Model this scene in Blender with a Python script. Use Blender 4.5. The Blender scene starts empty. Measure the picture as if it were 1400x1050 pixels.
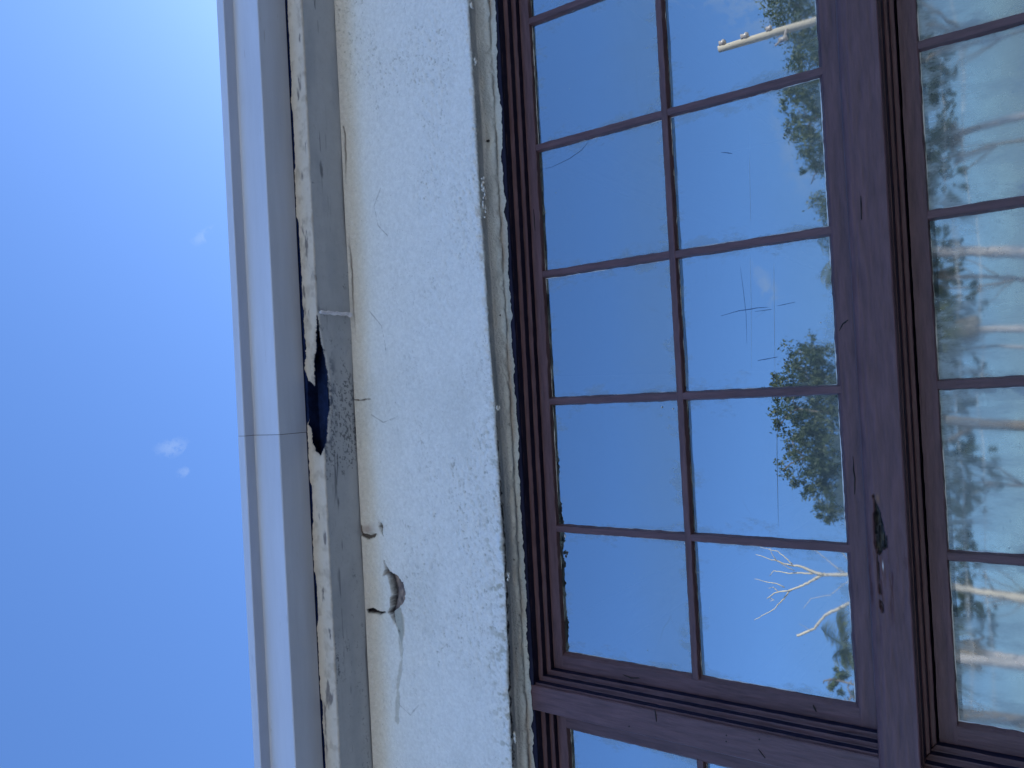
import bpy, bmesh, math, random
import numpy as np
from mathutils import Matrix, Vector
random.seed(7); rng = np.random.default_rng(7)
S = bpy.context.scene
COL = S.collection

# ------------------------------------------------------------------ camera
cam_d = bpy.data.cameras.new('camera'); cam = bpy.data.objects.new('camera', cam_d); COL.objects.link(cam)
F = Vector((0.00970977, 0.8180921, 0.57500525)); R = Vector((-0.05283863, 0.57464876, -0.81669265)); U = Vector((0.99855586, 0.0224526, -0.04880658))
m = Matrix.Identity(4)
for i in range(3):
    m[i][0] = R[i]; m[i][1] = U[i]; m[i][2] = -F[i]
m.translation = Vector((0, -1.5, 1.6))
cam.matrix_world = m
cam_d.sensor_width = 36; cam_d.lens = 1052 / 1400 * 36; cam_d.clip_start = .02; cam_d.clip_end = 6000
S.camera = cam

# ------------------------------------------------------------------ sky and sun
SUN_EL, SUN_AZ = math.radians(27), math.radians(44)          # azimuth from +Y towards +X
W = bpy.data.worlds.new('World'); S.world = W; W.use_nodes = True
nt = W.node_tree; nt.nodes.clear()
def N(t, k, **kw):
    n = t.nodes.new(k)
    for a, b in kw.items():
        if a == 'inp':
            for i, v in b.items(): n.inputs[i].default_value = v
        else: setattr(n, a, b)
    return n
L = nt.links.new
out = N(nt, 'ShaderNodeOutputWorld'); bg = N(nt, 'ShaderNodeBackground'); bg.inputs[1].default_value = .10
sky = N(nt, 'ShaderNodeTexSky', sky_type='NISHITA', sun_disc=False, sun_elevation=SUN_EL, sun_rotation=SUN_AZ, altitude=0, air_density=1.0, dust_density=.7, ozone_density=2.5)
hs = N(nt, 'ShaderNodeHueSaturation'); hs.inputs['Saturation'].default_value = 1.0
gm = N(nt, 'ShaderNodeGamma', inp={1: .80}); L(sky.outputs[0], gm.inputs[0]); tn = N(nt, 'ShaderNodeMixRGB', blend_type='MULTIPLY', inp={0: 1., 2: (.77, 1.17, 1.84, 1)}); L(gm.outputs[0], tn.inputs[1])
L(tn.outputs[0], hs.inputs['Color'])
geo = N(nt, 'ShaderNodeTexCoord')
noi = N(nt, 'ShaderNodeTexNoise', inp={'Scale': 34., 'Detail': 7., 'Roughness': .62})
L(geo.outputs['Generated'], noi.inputs['Vector'])
nr = N(nt, 'ShaderNodeMapRange', inp={1: .44, 2: .72}); L(noi.outputs[0], nr.inputs[0])
def vmath(op, a, b=None):
    n = N(nt, 'ShaderNodeVectorMath', operation=op); L(a, n.inputs[0])
    if b is not None: n.inputs[1].default_value = b
    return n
def fm(op, a, b):
    n = N(nt, 'ShaderNodeMath', operation=op)
    for i, v in enumerate((a, b)):
        if hasattr(v, 'links'): L(v, n.inputs[i])
        else: n.inputs[i].default_value = v
    return n.outputs[0]
total = None
clouds = [  # direction, long axis, half length, half width, amount
    ((-.045, .513, .857), (0, .3, .2), .024, .014, .36), ((-.075, .523, .849), (0, .3, .2), .012, .008, .3), ((.204, .542, .815), (.2, .25, -.2), .024, .009, .3),
    ((.108, -.956, .272), (1, 0, .5), .05, .013, .7), ((.40, -.884, .235), (.5, 0, .6), .12, .05, .9), ((.43, -.862, .29), (.3, 0, .8), .10, .018, .5),
    ((.275, -.93, .225), (1, 0, .1), .10, .035, .8), ((-.1, -.98, .10), (1, 0, 0), .5, .03, .35), ((.32, -.94, .09), (1, 0, .1), .16, .02, .6)]
for c, ax, a, b, amt in clouds:
    cv = Vector(c).normalized(); e1 = Vector(ax); e1 = (e1 - cv * e1.dot(cv)).normalized(); e2 = cv.cross(e1)
    d = vmath('SUBTRACT', geo.outputs['Generated'], tuple(cv))
    q1 = vmath('DOT_PRODUCT', d.outputs[0], tuple(e1 / a)).outputs['Value']; q2 = vmath('DOT_PRODUCT', d.outputs[0], tuple(e2 / b)).outputs['Value']
    q3 = vmath('DOT_PRODUCT', d.outputs[0], tuple(cv / .3)).outputs['Value']
    r2 = fm('ADD', fm('ADD', fm('MULTIPLY', q1, q1), fm('MULTIPLY', q2, q2)), fm('MULTIPLY', q3, q3))
    r2 = fm('ADD', r2, fm('MULTIPLY', fm('SUBTRACT', noi.outputs[0], .5), 5.)); k = N(nt, 'ShaderNodeMapRange', interpolation_type='SMOOTHSTEP', inp={1: 1., 2: 0., 3: 0., 4: min(1., amt * 1.6)}); L(r2, k.inputs[0])
    total = k.outputs[0] if total is None else fm('MAXIMUM', total, k.outputs[0])
cf = fm('MULTIPLY', total, nr.outputs[0])
mx = N(nt, 'ShaderNodeMixRGB'); L(cf, mx.inputs[0]); L(hs.outputs[0], mx.inputs[1]); mx.inputs[2].default_value = (3.3, 4.0, 4.9, 1)
L(mx.outputs[0], bg.inputs[0]); L(bg.outputs[0], out.inputs[0])
sd = bpy.data.lights.new('sun', 'SUN'); sun = bpy.data.objects.new('sun', sd); COL.objects.link(sun)
sd.energy = 5.0; sd.angle = math.radians(.5); sd.color = (1, .95, .87)
sv = Vector((math.sin(SUN_AZ) * math.cos(SUN_EL), math.cos(SUN_AZ) * math.cos(SUN_EL), math.sin(SUN_EL)))
sun.rotation_euler = sv.to_track_quat('Z', 'Y').to_euler()
S.view_settings.view_transform = 'Standard'; S.view_settings.look = 'None'; S.view_settings.gamma = 1; S.view_settings.exposure = 1.08
S.view_settings.use_curve_mapping = False

# ------------------------------------------------------------------ noise helpers (numpy)
def _h(ix, iy, seed):
    n = (ix * 374761393 + iy * 668265263 + seed * 1442695041) & 0xFFFFFFFF
    n = ((n ^ (n >> 13)) * 1274126177) & 0xFFFFFFFF
    return ((n ^ (n >> 16)) & 0xFFFFFF) / 0xFFFFFF
def vn(x, y, seed=0):
    x = np.asarray(x, float); y = np.asarray(y, float) + x * 0; x = x + y * 0
    ix = np.floor(x).astype(np.int64); iy = np.floor(y).astype(np.int64); fx = x - ix; fy = y - iy
    fx = fx * fx * (3 - 2 * fx); fy = fy * fy * (3 - 2 * fy)
    a = _h(ix, iy, seed); b = _h(ix + 1, iy, seed); c = _h(ix, iy + 1, seed); d = _h(ix + 1, iy + 1, seed)
    return (a + (b - a) * fx) * (1 - fy) + (c + (d - c) * fx) * fy
def fbm(x, y, seed=0, o=4, g=.5):
    s = 0; amp = 1; t = 0
    for k in range(o):
        s = s + amp * vn(np.asarray(x) * 2 ** k, np.asarray(y) * 2 ** k, seed + k); t += amp; amp *= g
    return s / t * 2 - 1
def sstep(a, b, x): t = np.clip((x - a) / (b - a), 0, 1); return t * t * (3 - 2 * t)
def sdf_poly(px, py, poly):
    """signed distance, negative inside"""
    P = np.array(poly, float); d = np.full(px.shape, 1e9); ins = np.zeros(px.shape, bool)
    for i in range(len(P)):
        a = P[i]; b = P[i - 1]; ex, ey = b - a; wx = px - a[0]; wy = py - a[1]
        t = np.clip((wx * ex + wy * ey) / (ex * ex + ey * ey + 1e-12), 0, 1)
        d = np.minimum(d, (wx - ex * t) ** 2 + (wy - ey * t) ** 2)
        c = ((a[1] > py) != (b[1] > py)) & (px < (b[0] - a[0]) * (py - a[1]) / (b[1] - a[1] + 1e-12) + a[0]); ins ^= c
    d = np.sqrt(d); return np.where(ins, -d, d)
def dline(px, py, pts):
    d = np.full(px.shape, 1e9)
    for a, b in zip(pts[:-1], pts[1:]):
        ex, ey = b[0] - a[0], b[1] - a[1]; wx = px - a[0]; wy = py - a[1]
        t = np.clip((wx * ex + wy * ey) / (ex * ex + ey * ey), 0, 1)
        d = np.minimum(d, (wx - ex * t) ** 2 + (wy - ey * t) ** 2)
    return np.sqrt(d)

# ------------------------------------------------------------------ materials
def mat(name):
    m_ = bpy.data.materials.new(name); m_.use_nodes = True; t = m_.node_tree; t.nodes.clear()
    o = N(t, 'ShaderNodeOutputMaterial'); return m_, t, o
def principled(name, col, rough=.6, spec=.4, bump=None, bscale=200, bstr=.3, var=0, vscale=6, stretch=(1, 1, 1), attr=False, metallic=0, bdist=.001, spots=None):
    m_, t, o = mat(name); b = N(t, 'ShaderNodeBsdfPrincipled'); l = t.links.new
    b.inputs['Roughness'].default_value = rough; b.inputs['Specular IOR Level'].default_value = spec; b.inputs['Metallic'].default_value = metallic
    tc = N(t, 'ShaderNodeTexCoord'); mp = N(t, 'ShaderNodeMapping'); mp.inputs['Scale'].default_value = stretch; l(tc.outputs['Object'], mp.inputs[0])
    oi = N(t, 'ShaderNodeObjectInfo'); ad = N(t, 'ShaderNodeVectorMath', operation='ADD'); l(mp.outputs[0], ad.inputs[0])
    sc = N(t, 'ShaderNodeMath', operation='MULTIPLY'); sc.inputs[1].default_value = 37.; l(oi.outputs['Random'], sc.inputs[0]); l(sc.outputs[0], ad.inputs[1])
    if attr:
        at = N(t, 'ShaderNodeAttribute', attribute_name='Col'); base = at.outputs['Color']
    else:
        rgb = N(t, 'ShaderNodeRGB'); rgb.outputs[0].default_value = (*col, 1); base = rgb.outputs[0]
    if var:
        n1 = N(t, 'ShaderNodeTexNoise', inp={'Scale': vscale, 'Detail': 6., 'Roughness': .65}); l(ad.outputs[0], n1.inputs['Vector'])
        mr = N(t, 'ShaderNodeMapRange', inp={1: .3, 2: .7, 3: 1 - var, 4: 1 + var}); l(n1.outputs[0], mr.inputs[0])
        vm = N(t, 'ShaderNodeVectorMath', operation='SCALE'); l(base, vm.inputs[0]); l(mr.outputs[0], vm.inputs['Scale']); base = vm.outputs[0]
    if spots:
        sc_, th, scol, amt = spots
        n2 = N(t, 'ShaderNodeTexNoise', inp={'Scale': sc_, 'Detail': 3., 'Roughness': .6}); l(ad.outputs[0], n2.inputs['Vector'])
        m2 = N(t, 'ShaderNodeMapRange', inp={1: th, 2: th + .04, 3: 0, 4: amt}); l(n2.outputs[0], m2.inputs[0])
        x = N(t, 'ShaderNodeMixRGB'); l(m2.outputs[0], x.inputs[0]); l(base, x.inputs[1]); x.inputs[2].default_value = (*scol, 1); base = x.outputs[0]
    l(base, b.inputs['Base Color'])
    if bump:
        n3 = N(t, 'ShaderNodeTexNoise', inp={'Scale': bscale, 'Detail': 5., 'Roughness': .6}); l(ad.outputs[0], n3.inputs['Vector'])
        bp = N(t, 'ShaderNodeBump', inp={'Strength': bstr, 'Distance': bdist}); l(n3.outputs[0], bp.inputs['Height']); l(bp.outputs[0], b.inputs['Normal'])
    l(b.outputs[0], o.inputs[0]); return m_
PLUM = (.120, .066, .072)
M = {}
M['plum_x'] = principled('plum_paint_x', PLUM, .42, .35, True, 110, 1., .30, 110, (.12, 1, 1), spots=(700, .70, (.03, .015, .015), .6), bdist=.0022)
M['plum_z'] = principled('plum_paint_z', PLUM, .42, .35, True, 110, 1., .30, 110, (1, 1, .12), spots=(700, .70, (.03, .015, .015), .6), bdist=.0022)
M['navy'] = principled('shade_navy', (.008, .008, .030), .5, .3, True, 90, .5, .3, 40, (.2, 1, 1))  # near-black navy: recess shade as colour, on step returns and head casing
M['stucco'] = principled('painted_stucco', None, .8, .25, True, 170, 1., .09, 120, attr=True, bdist=.0032, spots=(230, .66, (.38, .39, .35), .55))
M['board'] = principled('painted_board', None, .75, .25, True, 300, .35, .06, 25, attr=True, bdist=.0006)
M['wood'] = principled('transom_wood', None, .42, .35, True, 110, 1., .28, 110, (.12, 1, 1), attr=True, bdist=.0022)
M['stucco_plain'] = principled('stucco_plain', (.62, .62, .58), .85, .2, True, 120, .6, .08, 4, bdist=.003)
M['gutter'] = principled('gutter_metal', (.57, .63, .73), .38, .45, True, 12, .2, .09, 7, (.25, 2, 2), bdist=.002, spots=(45, .70, (.30, .31, .33), .35))
M['gutter_seal'] = principled('gutter_sealant', (.05, .055, .07), .6, .3)
M['dark'] = principled('dark_void', (.010, .022, .075), .9, .1, True, 80, .5, .5, 50)
M['room'] = principled('room_plaster', (.18, .17, .16), .9, .1, var=.1)
M['beam'] = principled('room_beam', (.32, .30, .27), .9, .1, var=.15, stretch=(1, .1, 1), vscale=20)
M['roof'] = principled('roof_felt', (.16, .16, .16), .9, .1, True, 60, .5, .2, 8)
M['flake'] = principled('plaster_crumb', (.66, .63, .55), .85, .2, True, 300, .6, .2, 80)
M['nail'] = principled('painted_nail', (.68, .67, .70), .5, .5, True, 300, .6, .2, 60)
M['screw'] = principled('screw_head', (.015, .013, .013), .6, .4)
M['ground'] = principled('sandy_grass', (.20, .18, .12), .95, .1, True, 6, .6, .35, 1.2, bdist=.03, spots=(3, .52, (.06, .085, .03), .8))
M['sand'] = principled('bounce_sand', (.66, .64, .58), .95, .1, True, 6, .6, .12, 1.2, bdist=.03, spots=(2.5, .60, (.10, .13, .05), .7))  # unseen sand, made very pale to bounce sunlight onto the stucco
M['bounce_cut'] = principled('dark_bounce_cut', (.05, .05, .055), .9, .2, True, 90, .6, .25, 3, bdist=.004)  # for the added dark strip that cuts ground bounce
M['water'] = principled('bay_water', (.03, .06, .08), .12, .5, True, 1.2, .6, .1, .2, (1, 3, 1), bdist=.05)
M['bark'] = principled('bark', (.17, .145, .125), .9, .15, True, 30, .8, .3, 12, (1, 1, .3), bdist=.01)
M['palm_bark'] = principled('palm_bark', (.42, .39, .38), .9, .15, True, 20, .8, .3, 9, (.5, .5, 3), bdist=.02)
M['dead_wood'] = principled('bare_grey_wood', (.47, .42, .35), .85, .15, True, 60, .6, .2, 14, (1, 1, .4), bdist=.006, spots=(14, .62, (.08, .07, .06), .8))
M['pole'] = principled('weathered_pole', (.42, .37, .30), .85, .15, True, 60, .6, .2, 8, (4, 4, .2), bdist=.004)
M['porcelain'] = principled('porcelain', (.32, .28, .26), .3, .5)
M['cable'] = principled('pale_cable', (.55, .55, .55), .5, .4)
def leafmat(name, c1, c2):
    m_, t, o = mat(name); l = t.links.new; g = N(t, 'ShaderNodeTexCoord'); n = N(t, 'ShaderNodeTexNoise', inp={'Scale': 1.6, 'Detail': 4.}); l(g.outputs['Object'], n.inputs['Vector'])
    mr = N(t, 'ShaderNodeMapRange', inp={1: .35, 2: .65}); l(n.outputs[0], mr.inputs[0])
    x = N(t, 'ShaderNodeMixRGB'); l(mr.outputs[0], x.inputs[0]); x.inputs[1].default_value = (*c1, 1); x.inputs[2].default_value = (*c2, 1)
    d = N(t, 'ShaderNodeBsdfPrincipled'); d.inputs['Roughness'].default_value = .55; l(x.outputs[0], d.inputs['Base Color'])
    tr = N(t, 'ShaderNodeBsdfTranslucent'); l(x.outputs[0], tr.inputs[0]); mm = N(t, 'ShaderNodeMixShader'); mm.inputs[0].default_value = .25
    l(d.outputs[0], mm.inputs[1]); l(tr.outputs[0], mm.inputs[2]); l(mm.outputs[0], o.inputs[0]); return m_
M['leaf'] = leafmat('broad_leaf', (.045, .075, .025), (.10, .12, .045))
M['leaf_dark'] = leafmat('dark_leaf', (.03, .055, .025), (.075, .095, .045))
M['frond'] = leafmat('palm_frond', (.07, .10, .035), (.13, .14, .06))
M['frond_dry'] = leafmat('dry_frond', (.24, .20, .15), (.34, .29, .22))

def glass(name, refl, dust, low):
    """film-coated window glass: strong mirror film, grime at the edges, scratches"""
    m_, t, o = mat(name); l = t.links.new
    def mth(op, a, b=0., c=None):
        n = N(t, 'ShaderNodeMath', operation=op)
        for i, v in enumerate((a, b) if c is None else (a, b, c)):
            if hasattr(v, 'links'): l(v, n.inputs[i])
            else: n.inputs[i].default_value = v
        return n.outputs[0]
    uv = N(t, 'ShaderNodeUVMap', uv_map='UVMap'); oi = N(t, 'ShaderNodeObjectInfo')
    rnd = mth('MULTIPLY', oi.outputs['Random'], 53.)
    cb = N(t, 'ShaderNodeCombineXYZ'); l(rnd, cb.inputs[2]); va = N(t, 'ShaderNodeVectorMath', operation='ADD'); l(uv.outputs[0], va.inputs[0]); l(cb.outputs[0], va.inputs[1])
    P = va.outputs[0]
    def noise(scale, det=5., rough=.6, st=None, vec=P):
        if st:
            mp = N(t, 'ShaderNodeMapping'); mp.inputs['Scale'].default_value = st; l(vec, mp.inputs[0]); vec = mp.outputs[0]
        n = N(t, 'ShaderNodeTexNoise', inp={'Scale': scale, 'Detail': det, 'Roughness': rough}); l(vec, n.inputs['Vector']); return n.outputs[0]
    def ramp(v, a, b, c=0., d=1.):
        n = N(t, 'ShaderNodeMapRange', interpolation_type='SMOOTHSTEP', inp={1: a, 2: b, 3: c, 4: d}); l(v, n.inputs[0]); return n.outputs[0]
    ed = N(t, 'ShaderNodeAttribute', attribute_name='edge')      # metres to nearest edge: x=left/right, y=bottom, z=top
    sx = N(t, 'ShaderNodeSeparateXYZ'); l(ed.outputs['Vector'], sx.inputs[0])
    emin = mth('MINIMUM', mth('MINIMUM', sx.outputs[0], sx.outputs[1]), sx.outputs[2])
    # broad grime
    g1 = ramp(noise(5, 6, .65), .42 if not low else .34, .75 if not low else .62); g2 = ramp(noise(30, 5, .7, (1, .25, 1)), .45, .8 if not low else .65)
    grime = mth('MULTIPLY', mth('ADD', mth('MULTIPLY', g1, .6), mth('MULTIPLY', g2, .4)), dust)
    # brushy smears running in from the edges
    sm = ramp(mth('SUBTRACT', noise(26, 5, .75, (1., .5, 1)), mth('MULTIPLY', emin, 6.)), .38, .58)
    grime = mth('ADD', grime, mth('MULTIPLY', sm, .30 + dust * .25))
    # bottom edge haze (condensation), higher in the lower panes
    bh = ramp(mth('ADD', sx.outputs[1], mth('MULTIPLY', noise(9, 4), .05)), .03, .20, 1., 0.)
    grime = mth('ADD', grime, mth('MULTIPLY', bh, .24 + dust * .3))
    # scratches: thin dark/pale ridges
    w = N(t, 'ShaderNodeTexVoronoi', feature='DISTANCE_TO_EDGE', inp={'Scale': 5.})
    mp = N(t, 'ShaderNodeMapping'); mp.inputs['Scale'].default_value = (.35, 1.5, 1); mp.inputs['Rotation'].default_value = (0, 0, .35); l(P, mp.inputs[0])
    nz = N(t, 'ShaderNodeTexNoise', inp={'Scale': 3., 'Detail': 3.}); l(P, nz.inputs['Vector']); vd = N(t, 'ShaderNodeVectorMath', operation='MULTIPLY_ADD'); l(nz.outputs['Color'], vd.inputs[0]); vd.inputs[1].default_value = (.15, .15, 0); l(mp.outputs[0], vd.inputs[2])
    l(vd.outputs[0], w.inputs['Vector'])
    scr = mth('MULTIPLY', ramp(w.outputs['Distance'], .0, .006, 1., 0.), ramp(noise(7), .52, .66))
    # thin pale scraped line along the edges
    line = mth('MULTIPLY', ramp(mth('ADD', emin, mth('MULTIPLY', noise(60, 3), .0020)), .0020, .0034, 1., 0.), ramp(noise(8, 2), .42, .55))
    dustf = mth('MINIMUM', mth('ADD', mth('ADD', grime, mth('MULTIPLY', line, .75)), mth('MULTIPLY', scr, .12)), .95)
    # speck spots
    sp = ramp(noise(190, 2, .5), .76 if not low else .70, .79 if not low else .74); dustf = mth('MAXIMUM', dustf, mth('MULTIPLY', sp, .8))
    # waviness of the old sheet
    bh_ = mth('ADD', noise(3.2, 2, .5), mth('MULTIPLY', noise(16, 2, .5, (.3, 1, 1)), .05 if not low else .12))
    bp = N(t, 'ShaderNodeBump', inp={'Strength': 1., 'Distance': .0004 if not low else .0008}); l(bh_, bp.inputs['Height'])
    gl = N(t, 'ShaderNodeBsdfGlossy', inp={'Color': (.88, .96, 1, 1), 'Roughness': .0 if not low else .012}); l(bp.outputs[0], gl.inputs['Normal']); l(mth('MULTIPLY_ADD', bh, .018, .002 if not low else .03), gl.inputs['Roughness'])
    tp = N(t, 'ShaderNodeBsdfTransparent', inp={0: (.42, .55, .58, 1)})
    lw = N(t, 'ShaderNodeFresnel', inp={0: 1.5})
    film = mth('MULTIPLY_ADD', lw.outputs[0], .9, refl)
    # strip at the head of the pane where the mirror reflects less
    strip = ramp(mth('SUBTRACT', sx.outputs[2], mth('MULTIPLY', noise(22, 4), .006)), .0048, .0060, 1., 0.)
    film = mth('MULTIPLY', film, mth('MULTIPLY_ADD', strip, -.68, 1.))
    a = N(t, 'ShaderNodeMixShader'); l(film, a.inputs[0]); l(tp.outputs[0], a.inputs[1]); l(gl.outputs[0], a.inputs[2])
    df = N(t, 'ShaderNodeBsdfDiffuse'); xx = N(t, 'ShaderNodeMixRGB', inp={1: (.30, .36, .34, 1) if not low else (.42, .50, .49, 1), 2: (.8, .85, .85, 1)}); l(line, xx.inputs[0]); l(xx.outputs[0], df.inputs[0])
    b = N(t, 'ShaderNodeMixShader'); l(dustf, b.inputs[0]); l(a.outputs[0], b.inputs[1]); l(df.outputs[0], b.inputs[2]); l(b.outputs[0], o.inputs[0])
    return m_
M['glass_up'] = glass('filmed_glass', .43, .05, False)
M['glass_low'] = glass('filmed_glass_dirty', .33, .72, True)
mg, tg, og = mat('glass_back'); tb = N(tg, 'ShaderNodeBsdfTransparent', inp={0: (.9, .95, .95, 1)}); tg.links.new(tb.outputs[0], og.inputs[0]); M['glass_back'] = mg

# ------------------------------------------------------------------ object helpers
def tag(o, label=None, cat=None, group=None, kind=None):
    for k, v in (('label', label), ('category', cat), ('group', group), ('kind', kind)):
        if v: o[k] = v
    return o
def empty(name, loc, *a, **k):
    o = bpy.data.objects.new(name, None); COL.objects.link(o); o.location = loc; o.empty_display_size = .05; return tag(o, *a, **k)
def mesh_obj(name, verts, faces, material, parent=None, smooth=False, me=None):
    if me is None:
        me = bpy.data.meshes.new(name); me.from_pydata([tuple(v) for v in verts], [], [tuple(f) for f in faces])
        for mm in (material if isinstance(material, (list, tuple)) else [material]): me.materials.append(mm)
        if smooth: me.polygons.foreach_set('use_smooth', [True] * len(me.polygons))
        me.update()
    o = bpy.data.objects.new(name, me); COL.objects.link(o)
    if parent is not None:
        o.parent = parent; o.matrix_parent_inverse = Matrix.Translation(-parent.location)
    return o
class MB:
    def __init__(s): s.v = []; s.f = []
    def add(s, v, f):
        b = len(s.v); s.v += [tuple(q) for q in v]; s.f += [tuple(i + b for i in q) for q in f]; return s
    def box(s, x0, x1, y0, y1, z0, z1):
        v = [(x, y, z) for x in (x0, x1) for y in (y0, y1) for z in (z0, z1)]
        return s.add(v, [(0, 1, 3, 2), (4, 6, 7, 5), (0, 4, 5, 1), (2, 3, 7, 6), (0, 2, 6, 4), (1, 5, 7, 3)])
    def tube(s, pts, rad, n=8, jit=0.):
        pts = [Vector(p) for p in pts]; k = len(pts); rad = rad if hasattr(rad, '__len__') else [rad] * k
        v = []; f = []; ref = Vector((.31, .87, .22)).normalized()
        for i, p in enumerate(pts):
            d = (pts[min(i + 1, k - 1)] - pts[max(i - 1, 0)]).normalized(); a = d.cross(ref)
            if a.length < .1: a = d.cross(Vector((1, 0, 0)))
            a.normalize(); b = d.cross(a)
            for j in range(n):
                an = 2 * math.pi * j / n; r = rad[i] * (1 + random.uniform(-jit, jit)); v.append(p + a * math.cos(an) * r + b * math.sin(an) * r)
        for i in range(k - 1):
            for j in range(n): f.append((i * n + j, i * n + (j + 1) % n, (i + 1) * n + (j + 1) % n, (i + 1) * n + j))
        f.append(tuple(range(n))[::-1]); f.append(tuple((k - 1) * n + j for j in range(n)))
        return s.add(v, f)
    def lump(s, c, r, sq=(1, 1, 1), jit=.3, sub=1):
        bm = bmesh.new(); bmesh.ops.create_icosphere(bm, subdivisions=sub, radius=1)
        v = [(c[0] + q.co.x * r * sq[0] * (1 + random.uniform(-jit, jit)), c[1] + q.co.y * r * sq[1] * (1 + random.uniform(-jit, jit)), c[2] + q.co.z * r * sq[2] * (1 + random.uniform(-jit, jit))) for q in bm.verts]
        f = [[x.index for x in q.verts] for q in bm.faces]; bm.free(); return s.add(v, f)
    def build(s, name, material, parent=None, smooth=False): return mesh_obj(name, s.v, s.f, material, parent, smooth)

def extr(name, axis, a0, a1, prof, material, parent, step=.006, returns=None, jit=.0004, miter=(0, 0), c0=0., seed=None, freq=60, inner=None, injit=0.):
    """closed profile [(cross, y)] swept along x or z, edges wobbling slightly like hand-painted timber; miter = d(end)/d(cross)"""
    seed = seed if seed is not None else random.randrange(9999)
    n = max(2, int(abs(a1 - a0) / step)); k = len(prof); t = np.linspace(0, 1, n + 1)
    V = np.zeros((n + 1, k, 3))
    for j, (c, y) in enumerate(prof):
        s0 = a0 + miter[0] * (c - c0); s1 = a1 + miter[1] * (c - c0); a = s0 + (s1 - s0) * t
        w = jit + (injit if inner and j in inner else 0)
        dc = fbm(a * freq, a * 0 + j * 7.3, seed, 4) * w * 1.6; dy = fbm(a * freq * .7, a * 0 + j * 3.1 + 50, seed, 3) * jit
        if axis == 'x': V[:, j, 0] = a; V[:, j, 2] = c + dc
        else: V[:, j, 2] = a; V[:, j, 0] = c + dc
        V[:, j, 1] = y + dy
    f = []
    for i in range(n):
        for j in range(k):
            q = (i * k + j, i * k + (j + 1) % k, (i + 1) * k + (j + 1) % k, (i + 1) * k + j)
            f.append(q)
    f.append(tuple(range(k))); f.append(tuple(n * k + j for j in range(k))[::-1])
    o = mesh_obj(name, V.reshape(-1, 3), f, material, parent)
    bm = bmesh.new(); bm.from_mesh(o.data); bmesh.ops.recalc_face_normals(bm, faces=bm.faces); bm.to_mesh(o.data); bm.free()
    if returns:                                   # step returns in near-black navy, recess shade put into the colour
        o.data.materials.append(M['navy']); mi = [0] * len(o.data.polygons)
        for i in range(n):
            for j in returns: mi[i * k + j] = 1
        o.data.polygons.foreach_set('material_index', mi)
    return o

def sheet(name, xs, path, disp, colf, material, parent, smooth=True, cut=None):
    """fine relief sheet: path = dense [(y, z)] across, xs along x; disp(X,S)->outward shift or vector; colf(X,S)->rgb"""
    path = np.array(path); seg = np.diff(path, axis=0); s = np.concatenate([[0], np.cumsum(np.hypot(*seg.T))])
    tg_ = np.gradient(path, axis=0); ln = np.hypot(*tg_.T)[:, None]; tg_ = tg_ / ln; nrm = np.stack([-tg_[:, 1], tg_[:, 0]], 1)
    X, Sg = np.meshgrid(xs, s, indexing='ij'); d, extra = disp(X, Sg)
    V = np.zeros(X.shape + (3,)); V[..., 0] = X; V[..., 1] = path[None, :, 0] + nrm[None, :, 0] * d; V[..., 2] = path[None, :, 1] + nrm[None, :, 1] * d + extra
    nx, ns = X.shape; idx = np.arange(nx * ns).reshape(nx, ns)
    Q = np.stack([idx[:-1, :-1], idx[1:, :-1], idx[1:, 1:], idx[:-1, 1:]], -1).reshape(-1, 4)
    if cut is not None:
        g = cut(X, Sg).reshape(-1); Q = Q[g[Q].min(1) > -.002]
    me = bpy.data.meshes.new(name); me.vertices.add(nx * ns); me.vertices.foreach_set('co', V.reshape(-1)); me.loops.add(Q.size); me.loops.foreach_set('vertex_index', Q.reshape(-1).astype(np.int32))
    me.polygons.add(len(Q)); me.polygons.foreach_set('loop_start', np.arange(0, Q.size, 4, dtype=np.int32)); me.polygons.foreach_set('use_smooth', np.full(len(Q), smooth))
    me.update(calc_edges=True); me.materials.append(material)
    C = colf(X, Sg); ca = me.color_attributes.new('Col', 'FLOAT_COLOR', 'POINT'); ca.data.foreach_set('color', np.concatenate([C, np.ones(C.shape[:2] + (1,))], -1).reshape(-1).astype(np.float32))
    return mesh_obj(name, None, None, None, parent, me=me)
def dense(pts, step):
    out = []
    for a, b in zip(pts[:-1], pts[1:]):
        a = np.array(a); b = np.array(b); n = max(1, int(np.hypot(*(b - a)) / step)); out += [a + (b - a) * i / n for i in range(n)]
    out.append(np.array(pts[-1])); return out
def mixc(c, col, f): return c + (np.array(col) - c) * f[..., None]

XW0, XW1 = -3.2, 3.2             # building ends
fine = np.arange(-1.06, 1.12, .002)
xs_all = np.concatenate([np.linspace(XW0, -1.06, 60)[:-1], fine, np.linspace(fine[-1], XW1, 60)[1:]])

# ------------------------------------------------------------------ ground, water
mesh_obj('ground', [(-900, -62, 0), (900, -62, 0), (900, 900, 0), (-900, 900, 0)], [(0, 1, 2, 3)], M['sand'])['kind'] = 'structure'
mb = MB(); mb.box(-14, 14, -6.0, -.1, .0, .03); mb.build('path', M['bounce_cut'])['kind'] = 'structure'  # unseen dark strip, added to cut ground bounce onto the undersides
mesh_obj('water', [(-3000, -3000, -.3), (3000, -3000, -.3), (3000, 2500, -.3), (-3000, 2500, -.3)], [(0, 1, 2, 3)], M['water'])['kind'] = 'structure'

# ------------------------------------------------------------------ building
bld = empty('building', (0, 1.5, 0), 'white stucco building with rough plaster lintel, cracked and peeling under a grey painted eave board', 'building')
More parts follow.
